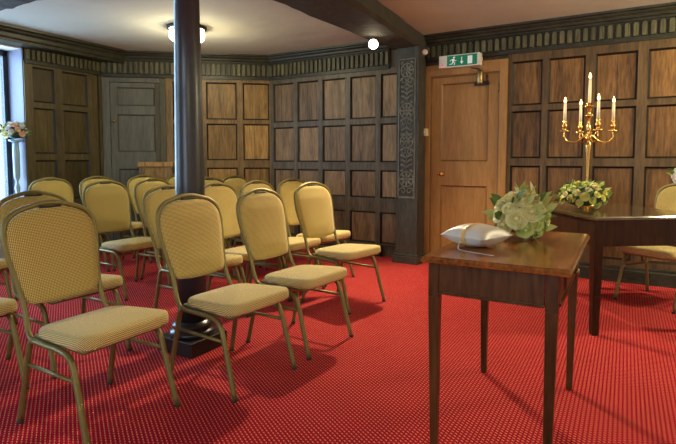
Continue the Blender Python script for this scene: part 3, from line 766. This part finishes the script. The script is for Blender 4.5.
        b = MB(); b.tube([(-0.180, s_*0.204, 0.262), (0.162, s_*0.211, 0.262)], 0.009, 6); b.build('stretcher', M['goldframe'], r_)
    return r_
chair = make_chair()
rowF = 'gold banquet chairs set out in rows'
CH = [
 (-1.047, 2.179, -0.521, 'gold patterned banquet chair in the front row, largest and nearest the camera at left'),
 (-0.552, 2.611, -0.595, 'gold banquet chair in the front row directly before the iron column plinth'),
 (-0.235, 3.105, -0.597, 'gold banquet chair in the front row, second from its far right end'),
 (0.040, 3.935, -0.70, 'gold banquet chair at the far right end of the front row, nearest the carved post'),
 (-1.84, 2.36, -0.55, 'gold banquet chair cut off by the left edge, seat beside the nearest chair backrest'),
 (-1.54, 2.86, -0.55, 'gold banquet chair directly behind the nearest chair, top of its back showing over it'),
 (-0.96, 3.50, -0.58, 'gold banquet chair whose back peeps out left of the column-front chair'),
 (-0.70, 3.89, -0.58, 'gold banquet chair in the second row just right of the iron column'),
 (-0.44, 4.28, -0.59, 'gold banquet chair in the second row half hidden behind the third front-row chair'),
 (-0.175, 4.72, -0.63, 'gold banquet chair at the far right end of the second row by the panelled wall'),
 (-2.51, 3.34, -0.55, 'gold banquet chair in the third row, only its pale seat showing at the left edge'),
 (-1.76, 4.28, -0.56, 'gold banquet chair with pale seat standing alone left of the column, third row'),
 (-1.51, 4.73, -0.57, 'gold banquet chair in the third row, middle of three overlapping backs left of the column'),
 (-1.04, 5.03, -0.58, 'gold banquet chair mostly hidden by the column, sliver of back at its right'),
 (-0.88, 5.49, -0.58, 'gold banquet chair in the far row, rounded top between column and grey brown wall'),
 (-2.59, 4.92, -0.53, 'gold banquet chair furthest left in the far row, beneath the olive wall panels'),
 (-2.32, 5.34, -0.55, 'gold banquet chair in the far row peeping over the one with pale seat'),
 (-1.97, 5.69, -0.58, 'gold banquet chair in the far row, leftmost of three overlapping backs by the column'),
 (-1.66, 6.06, -0.58, 'gold banquet chair furthest back against the wall, just left of the column'),
]
for i, (x, y, a, lab) in enumerate(CH):
    o = chair if i == 0 else copy_tree(chair)
    o.location = (x, y, 0); o.rotation_euler = (0, 0, a); tag(o, lab, 'chair', rowF)
# registrar's chair behind the far table
o = copy_tree(chair); o.location = (2.53, 3.94, 0); o.rotation_euler = (0, 0, math.radians(211)); tag(o, 'gold banquet chair facing left behind the dark table at right edge', 'chair')

# ------------------------------------------------------------------ near table
TX, TY, TYAW = 0.764, 2.168, 1.055
tw, td, th = 0.52, 0.935, 0.762
nt_ = root('side_table', (TX, TY, 0), TYAW); tag(nt_, 'polished mahogany side table with tapered legs carrying the ring cushion and bouquet', 'table')
hx, hy = td/2, tw/2
b = MB()
lv = [(0.012, th-0.026), (0.002, th-0.022), (0.0, th-0.014), (0.006, th-0.008), (0.006, th-0.004), (0.012, th)]
P = []
for ins, z in lv:
    P += [(sx*(hx-ins), sy*(hy-ins), z) for sx, sy in ((-1,-1),(1,-1),(1,1),(-1,1))]
F = [(l*4+i, l*4+(i+1) % 4, l*4+4+(i+1) % 4, l*4+4+i) for l in range(len(lv)-1) for i in range(4)] + [(3,2,1,0), tuple((len(lv)-1)*4+i for i in range(4))]
b.quadverts(P, F, 0, 0.5); b.build('tabletop', M['mahog_top'], nt_)
lx, ly = hx-0.066, hy-0.045
for sx, sy in ((-1,-1),(-1,1),(1,-1),(1,1)):
    ly = hy-0.038 if sy > 0 else hy-0.064
    b = MB(); b.frustum((sx*(lx-0.003), sy*(ly-0.003)), 0.0135, 0.0135, 0, (sx*lx, sy*ly), 0.0205, 0.0205, 0.60, 0, random.random()); b.box(sx*lx-0.0205, sx*lx+0.0205, sy*ly-0.0205, sy*ly+0.0205, 0.60, th-0.026, 0, 0.5)
    b.build('leg', M['mahog'], nt_, bevel=0.002)
az0, az1 = 0.615, th-0.026; lyl, lyr = hy-0.038, hy-0.064
for sx in (-1, 1):
    b = MB(); b.box(sx*(lx+0.012)-0.009, sx*(lx+0.012)+0.009, -lyr+0.023, lyl-0.023, az0, az1, 0, 0.7); b.box(sx*(lx+0.018)-0.009, sx*(lx+0.018)+0.010, -lyr+0.023, lyl-0.023, az0, az0+0.010, 0, 0.3); b.build('apron', M['mahog'], nt_)
for sy in (-1, 1):
    ly = lyl if sy > 0 else lyr
    b = MB(); b.box(-lx+0.023, lx-0.023, sy*(ly+0.012)-0.009, sy*(ly+0.012)+0.009, az0, az1, 0, 0.7); b.box(-lx+0.023, lx-0.023, sy*(ly+0.018)-0.009, sy*(ly+0.018)+0.010, az0, az0+0.010, 0, 0.3); b.build('apron', M['mahog'], nt_)
ly = lyr
b = MB(); b.box(-0.22, 0.12, -ly-0.028, -ly-0.0205, az0+0.018, az1-0.012, 0, 0.9); dw = b.build('drawer', M['mahog'], nt_, bevel=0.002)
b = MB(); b.lathe([(0.006, 0), (0.006, 0.012), (0.014, 0.018), (0.012, 0.028), (0.001, 0.030)], (-0.05, -ly-0.028, (az0+az1)/2), 12, 0, True, R); b.build('knob', M['dullbrass'], dw)

# ring cushion ---------------------------------------------------------------
def Tl(x, y):      # table-local to world
    c, s = math.cos(TYAW), math.sin(TYAW); return Vector((TX + x*c - y*s, TY + x*s + y*c, 0))
rc = root('ring_cushion', (0.575, 2.10, th), math.radians(-50)); tag(rc, 'small ivory satin ring cushion tied with gold ribbon on the side table', 'cushion')
b = MB(); n = 16; P = []; F = []; hw = 0.105
def pil(u, v, s_):
    # pinched-in sides, plump middle
    x = u*hw*(1-0.10*(1-v*v)*abs(u)); y = v*hw*(1-0.10*(1-u*u)*abs(v))
    t = ((1-u*u)*(1-v*v))**0.42
    return (x, y, 0.047 + s_*0.0465*t)
for s_ in (1, -1):
    for i in range(n+1):
        for j in range(n+1): P.append(pil(-1+2*i/n, -1+2*j/n, s_))
m = (n+1)**2
for s_ in (0, 1):
    for i in range(n):
        for j in range(n): a = s_*m+i*(n+1)+j; F.append((a, a+1, a+n+2, a+n+1))
b.quadverts(P, F, 0, 0.5, True); b.build('cover', M['satin'], rc)
b = MB(); loop = []
for i in range(25):
    v = -1 + 2*i/24; loop.append(Vector(pil(0.0, v, 1)) + Vector((0, 0, 0.002)))
for i in range(1, 24):
    v = 1 - 2*i/24; loop.append(Vector(pil(0.0, v, -1)) + Vector((0, 0, -0.0005)))
P = []; 
for p in loop: P += [(p.x-0.008, p.y*1.02, p.z), (p.x+0.008, p.y*1.02, p.z)]
q = len(loop); F = [(2*i, 2*i+1, 2*((i+1) % q)+1, 2*((i+1) % q)) for i in range(q)]
b.quadverts(P, F, 0, 0.5, True); rb = b.build('ribbon', M['ribbon'], rc)
so = rb.modifiers.new('s', 'SOLIDIFY'); so.thickness = 0.0015
rt = MB(); tail = spline([(-0.002, -0.107, 0.03), (0.0, -0.122, 0.006), (0.03, -0.135, 0.003), (0.10, -0.140, 0.003), (0.17, -0.135, 0.003)], 5)
P = []
for p in tail: P += [(p.x, p.y-0.004, p.z), (p.x, p.y+0.004, p.z)]
rt.quadverts(P, [(2*i, 2*i+1, 2*i+3, 2*i+2) for i in range(len(tail)-1)], 0); rto = rt.build('ribbon_tail', M['satin'], rc)
so = rto.modifiers.new('s', 'SOLIDIFY'); so.thickness = 0.0012

# ------------------------------------------------------------------ flowers
def rose_mb(r, k=5, layers=5, seed=0):
    """full rose facing +z: rings of cupped petals round a tight bud"""
    rnd = random.Random(seed); b = MB()
    b.blob((0, 0, r*0.16), r*0.30, r*0.30, r*0.42, 8, 6, 0)
    b.blob((0, 0, -r*0.05), r*0.75, r*0.75, r*0.30, 10, 6, 0)
    for L_ in range(layers):
        t = L_/(layers-1); cnt = 3 + L_; rb_ = r*(0.20+0.34*t); rt_ = r*(0.34+0.66*t); h = r*(0.62-0.42*t)
        for i in range(cnt):
            a0 = 2*PI*i/cnt + L_*0.9 + rnd.uniform(-0.12, 0.12); wa = PI/cnt*1.35; P = []; F = []
            for u in range(5):
                for v in range(5):
                    uu = u/4; vv = -1+v/2; a = a0 + vv*wa*(0.75+0.25*uu)
                    # bowl profile with a rolled lip
                    rr_ = rb_ + (rt_-rb_)*math.sin(uu*PI/2)*(1-0.10*vv*vv); zz_ = -r*0.35 + (h+r*0.35)*(1-(1-uu)**1.7) - r*0.16*vv*vv*uu
                    if u == 4: rr_ += r*0.10*t; zz_ -= r*0.07*t
                    P.append((rr_*math.cos(a), rr_*math.sin(a), zz_))
            for u in range(4):
                for v in range(4): q_ = u*5+v; F.append((q_, q_+1, q_+6, q_+5))
            b.quadverts(P, F, 0, rnd.random(), True)
    return b
def leaf_mb(L_, w, bend=0.3, mat=0):
    b = MB(); P = []; F = []; n = 6
    for i in range(n+1):
        t = i/n; ww = w*math.sin(PI*min(1, t**0.8))+0.0004; z = -bend*L_*t*t
        P += [(L_*t, -ww, z+ww*0.35), (L_*t, 0, z), (L_*t, ww, z+ww*0.35)]
    for i in range(n): q_ = i*3; F += [(q_, q_+1, q_+4, q_+3), (q_+1, q_+2, q_+5, q_+4)]
    b.quadverts(P, F, mat, 0.5, True); return b
ROSES = {}
def mesh_of(key, fn, mat):
    if key not in ROSES:
        o = fn().build(key, mat); ROSES[key] = o.data; bpy.data.objects.remove(o)
    return ROSES[key]
def inst(name, me, parent, loc, dirv, roll=0.0, axis='Z', sc=1.0):
    o = bpy.data.objects.new(name, me); col.objects.link(o); o.parent = parent; o.location = loc
    q_ = Vector(dirv).normalized().to_track_quat(axis, 'Y' if axis != 'Y' else 'Z')
    o.rotation_euler = (q_.to_matrix() @ Matrix.Rotation(roll, 3, axis)).to_euler(); o.scale = (sc,)*3
    return o
def arrangement(name, loc, label, rad, squash, roses, nleaf, leafmats, seed, cat='flowers', rsize=0.03, upmin=-0.15, leaflen=0.07, core='leafdark', outward=1.0, elong=1.0, rz=0.0, side=None):
    rnd = random.Random(seed); r_ = root(name, loc, rz); tag(r_, label, cat)
    b = MB(); b.blob((0, 0, rad*squash*0.55), rad*0.66*elong, rad*0.66, rad*squash*0.55, 12, 8); b.build('foliage_core', M[core], r_)
    n = len(roses); pts = []
    for i in range(n):
        z = upmin + (1-upmin)*(1-(i+0.5)/n); a = i*2.39996 + seed
        rr_ = math.sqrt(max(0, 1-z*z)); pts.append(Vector((rr_*math.cos(a), rr_*math.sin(a), z)))
    for i, d in enumerate(pts):
        m = roses[i]; k_ = 'rose_%s_%d' % (m, i % 3)
        me = mesh_of(k_, lambda: rose_mb(0.03, 5, 5, i), M[m])
        p = Vector((d.x*rad*0.80*elong, d.y*rad*0.80, rad*squash*0.55 + d.z*rad*squash*0.72))
        inst('flower', me, r_, p, (d.x, d.y, d.z*1.2+0.25), rnd.uniform(0, 6), 'Z', rsize/0.03*rnd.uniform(0.85, 1.15))
    for i in range(nleaf):
        a = rnd.uniform(0, 2*PI); z = rnd.uniform(upmin-0.1, 0.9); rr_ = math.sqrt(1-min(1, z*z))
        d = Vector((rr_*math.cos(a), rr_*math.sin(a), z)); m = rnd.choice(leafmats)
        if side and i % 3: d = (d + Vector(side)*1.3).normalized()
        me = mesh_of('leaf_'+m, lambda: leaf_mb(0.07, 0.016), M[m])
        p = Vector((d.x*rad*0.72*elong, d.y*rad*0.72, rad*squash*0.55 + d.z*rad*squash*0.62))
        p.z = max(p.z, 0.022)
        dd = Vector((d.x, d.y, max(d.z, 0.12))) + Vector((rnd.uniform(-.5, .5), rnd.uniform(-.5, .5), rnd.uniform(0.0, .45)))
        inst('leaf', me, r_, p, dd, rnd.uniform(-.6, .6), 'X', leaflen/0.07*rnd.uniform(0.8, 1.2))
    return r_
bq = arrangement('bouquet', (0.84, 2.33, th+0.016), 'round bouquet of pale cream green roses and variegated leaves on the side table', 0.128, 1.12,
            ['rose_cream', 'rose_pale', 'rose_cream', 'rose_cream', 'rose_pale']*6, 66, ['leafpale', 'leaf', 'leafpale', 'leafpale'], 5, 'bouquet', 0.040, -0.60, 0.074, core='leafpale', side=(0.8, 0.3, 0.45))
arrangement('flower_arrangement', (1.76, 3.66, 0.779), 'low arrangement of yellow flowers and green leaves on the dark table', 0.170, 0.78,
            ['rose_yellow', 'rose_pale', 'rose_yellow', 'rose_pale', 'rose_cream']*9, 56, ['leaf', 'leafdark', 'leaf', 'leafpale'], 9, 'flowers', 0.028, -0.54, 0.066, core='leaf', elong=1.15, rz=-0.3)
po = arrangement('posy', (2.735, 4.03, 0.925), 'cream flower posy on top of the chair back at the right edge', 0.085, 1.2,
            ['rose_white', 'rose_white', 'rose_cream', 'rose_white']*6, 14, ['leaf', 'leafpale'], 3, 'flowers', 0.030, -0.5, 0.06)

# window flowers on a slim glass stand on the sill
wl = M1 @ Vector((-0.03, 0.055, 0.562))
vs = root('glass_stand', wl); tag(vs, 'slim pale blue twisted glass stand on the window sill under the flowers', 'vase')
b = MB(); b.lathe([(0.055, 0.0), (0.055, 0.015), (0.014, 0.03), (0.022, 0.12), (0.012, 0.17), (0.028, 0.24), (0.014, 0.30), (0.014, 0.32), (0.030, 0.36), (0.034, 0.62), (0.028, 0.73)], seg=18); b.build('stem', M['vase'], vs)
b = MB(); b.lathe([(0.035, 0.728), (0.065, 0.74), (0.07, 0.755)], seg=18); b.build('bowl', M['vase'], vs)
arrangement('window_flowers', (wl.x, wl.y, wl.z+0.765), 'small white and peach flowers with green leaves before the left window', 0.14, 0.95,
            ['rose_white', 'rose_peach', 'rose_white', 'rose_cream']*6, 30, ['leaf', 'leafdark', 'leaf'], 12, 'flowers', 0.034, -0.35, 0.06)

# ------------------------------------------------------------------ far table
ft = root('console_table', (1.92, 3.77, 0), math.radians(4.5)); tag(ft, 'dark wooden table with glossy top at right carrying candelabrum and yellow flowers', 'table')
FX, FY, fh = 0.375, 0.60, 0.762
b = MB(); lv = [(0.010, fh-0.028), (0.0, fh-0.022), (0.0, fh-0.008), (0.008, fh)]; P = []
for ins, z in lv: P += [(sx*(FX-ins), sy*(FY-ins), z) for sx, sy in ((-1,-1),(1,-1),(1,1),(-1,1))]
F = [(l*4+i, l*4+(i+1) % 4, l*4+4+(i+1) % 4, l*4+4+i) for l in range(len(lv)-1) for i in range(4)] + [(3,2,1,0), (12,13,14,15)]
b.quadverts(P, F, 0, 0.5); b.build('tabletop', M['darktop'], ft)
ex_, ey_ = FX-0.045, FY-0.045
for sx, sy in ((-1,-1),(-1,1),(1,-1),(1,1)):
    b = MB(); b.frustum((sx*ex_, sy*ey_), 0.021, 0.021, 0, (sx*ex_, sy*ey_), 0.031, 0.031, fh-0.028, 0, 0.5); b.build('leg', M['darktable'], ft, bevel=0.002)
for sy in (-1, 1):
    b = MB(); b.box(-ex_+0.03, ex_-0.03, sy*(ey_+0.015)-0.01, sy*(ey_+0.015)+0.01, fh-0.19, fh-0.028, 0, 0.6); b.build('apron', M['darktable'], ft)
for sx in (-1, 1):
    b = MB(); b.box(sx*(ex_+0.015)-0.01, sx*(ex_+0.015)+0.01, -ey_+0.03, ey_-0.03, fh-0.19, fh-0.028, 0, 0.6); b.build('apron', M['darktable'], ft)

# ------------------------------------------------------------------ candelabrum
cdx, cdy = 2.015, 4.12
cd = root('candelabrum', (cdx, cdy, fh), 0.0); tag(cd, 'tall brass five arm candelabrum standing on the dark table', 'candelabrum')
b = MB(); b.lathe([(0.085, 0), (0.088, 0.008), (0.075, 0.018), (0.045, 0.030), (0.030, 0.045), (0.022, 0.06)], seg=28); b.build('base', M['brass'], cd)
b = MB(); b.lathe([(0.020, 0.06), (0.026, 0.075), (0.012, 0.09), (0.010, 0.12), (0.012, 0.22), (0.018, 0.40), (0.026, 0.46), (0.026, 0.485), (0.011, 0.50), (0.026, 0.515), (0.028, 0.53), (0.012, 0.545),
                  (0.016, 0.58), (0.024, 0.60), (0.013, 0.62), (0.012, 0.67), (0.022, 0.69), (0.036, 0.70), (0.038, 0.705), (0.014, 0.712), (0.014, 0.73), (0.020, 0.745), (0.018, 0.77), (0.042, 0.775), (0.042, 0.78), (0.018, 0.785), (0.017, 0.805)], seg=18)
b.build('stem', M['brass'], cd)
cand = []
for k in range(4):
    a = math.radians(-6 + 90*k); c, s = math.cos(a), math.sin(a); Rr = 0.186
    pr = [(0.018, 0.55), (0.045, 0.53), (0.075, 0.505), (0.115, 0.490), (0.160, 0.500), (0.188, 0.530), (Rr, 0.560), (Rr, 0.585)]
    b = MB(); b.tube([(r*c, r*s, z) for r, z in [(p.x, p.y) for p in spline([(r, z, 0) for r, z in pr], 4)]], 0.0075, 8)
    # little inner scroll
    sc_ = []
    for i in range(12):
        t = i*0.5; rad = 0.024*(1-i/16); sc_.append(((0.062+rad*math.cos(t+1.6))*c, (0.062+rad*math.cos(t+1.6))*s, 0.540+rad*math.sin(t+1.6)))
    b.tube(sc_, 0.0045, 6)
    am = b.build('arm', M['brass'], cd)
    b = MB(); b.lathe([(0.008, 0.570), (0.038, 0.575), (0.042, 0.583), (0.014, 0.587), (0.012, 0.600), (0.022, 0.615), (0.022, 0.630), (0.012, 0.637), (0.015, 0.647), (0.017, 0.665)], (Rr*c, Rr*s, 0), 16)
    b.build('candle_cup', M['brass'], am)
    cand.append((Rr*c, Rr*s, 0.663, 0.140))
cand.append((0, 0, 0.803, 0.19))
CL = ['lit ivory candle at the right end of the candelabrum', 'lit ivory candle on the rear arm, second from left in the candelabrum', 'lit ivory candle at the left end of the candelabrum',
      'lit ivory candle on the front arm just right of the candelabrum stem', 'lit ivory candle at the centre top of the candelabrum, the highest']
for i, (x, y, z, h) in enumerate(cand):
    o = root('candle', (cdx+x, cdy+y, fh+z)); tag(o, CL[i], 'candle', 'lit candles in the candelabrum')
    b = MB(); b.lathe([(0.0115, 0), (0.0115, h*0.5), (0.0100, h), (0.002, h+0.001)], seg=14); b.build('wax_stick', M['wax'], o)
    b = MB(); b.tube([(0, 0, h), (0, 0, h+0.008)], 0.0012, 6); b.build('wick', M['black'], o)
    b = MB(); b.lathe([(0.001, h+0.003), (0.009, h+0.010), (0.011, h+0.019), (0.006, h+0.034), (0.0005, h+0.050)], seg=12); b.build('flame', M['flame'], o)
    point('candle_light', (cdx+x, cdy+y, fh+z+h+0.055), 0.5, (1.0, 0.62, 0.30), 0.01)
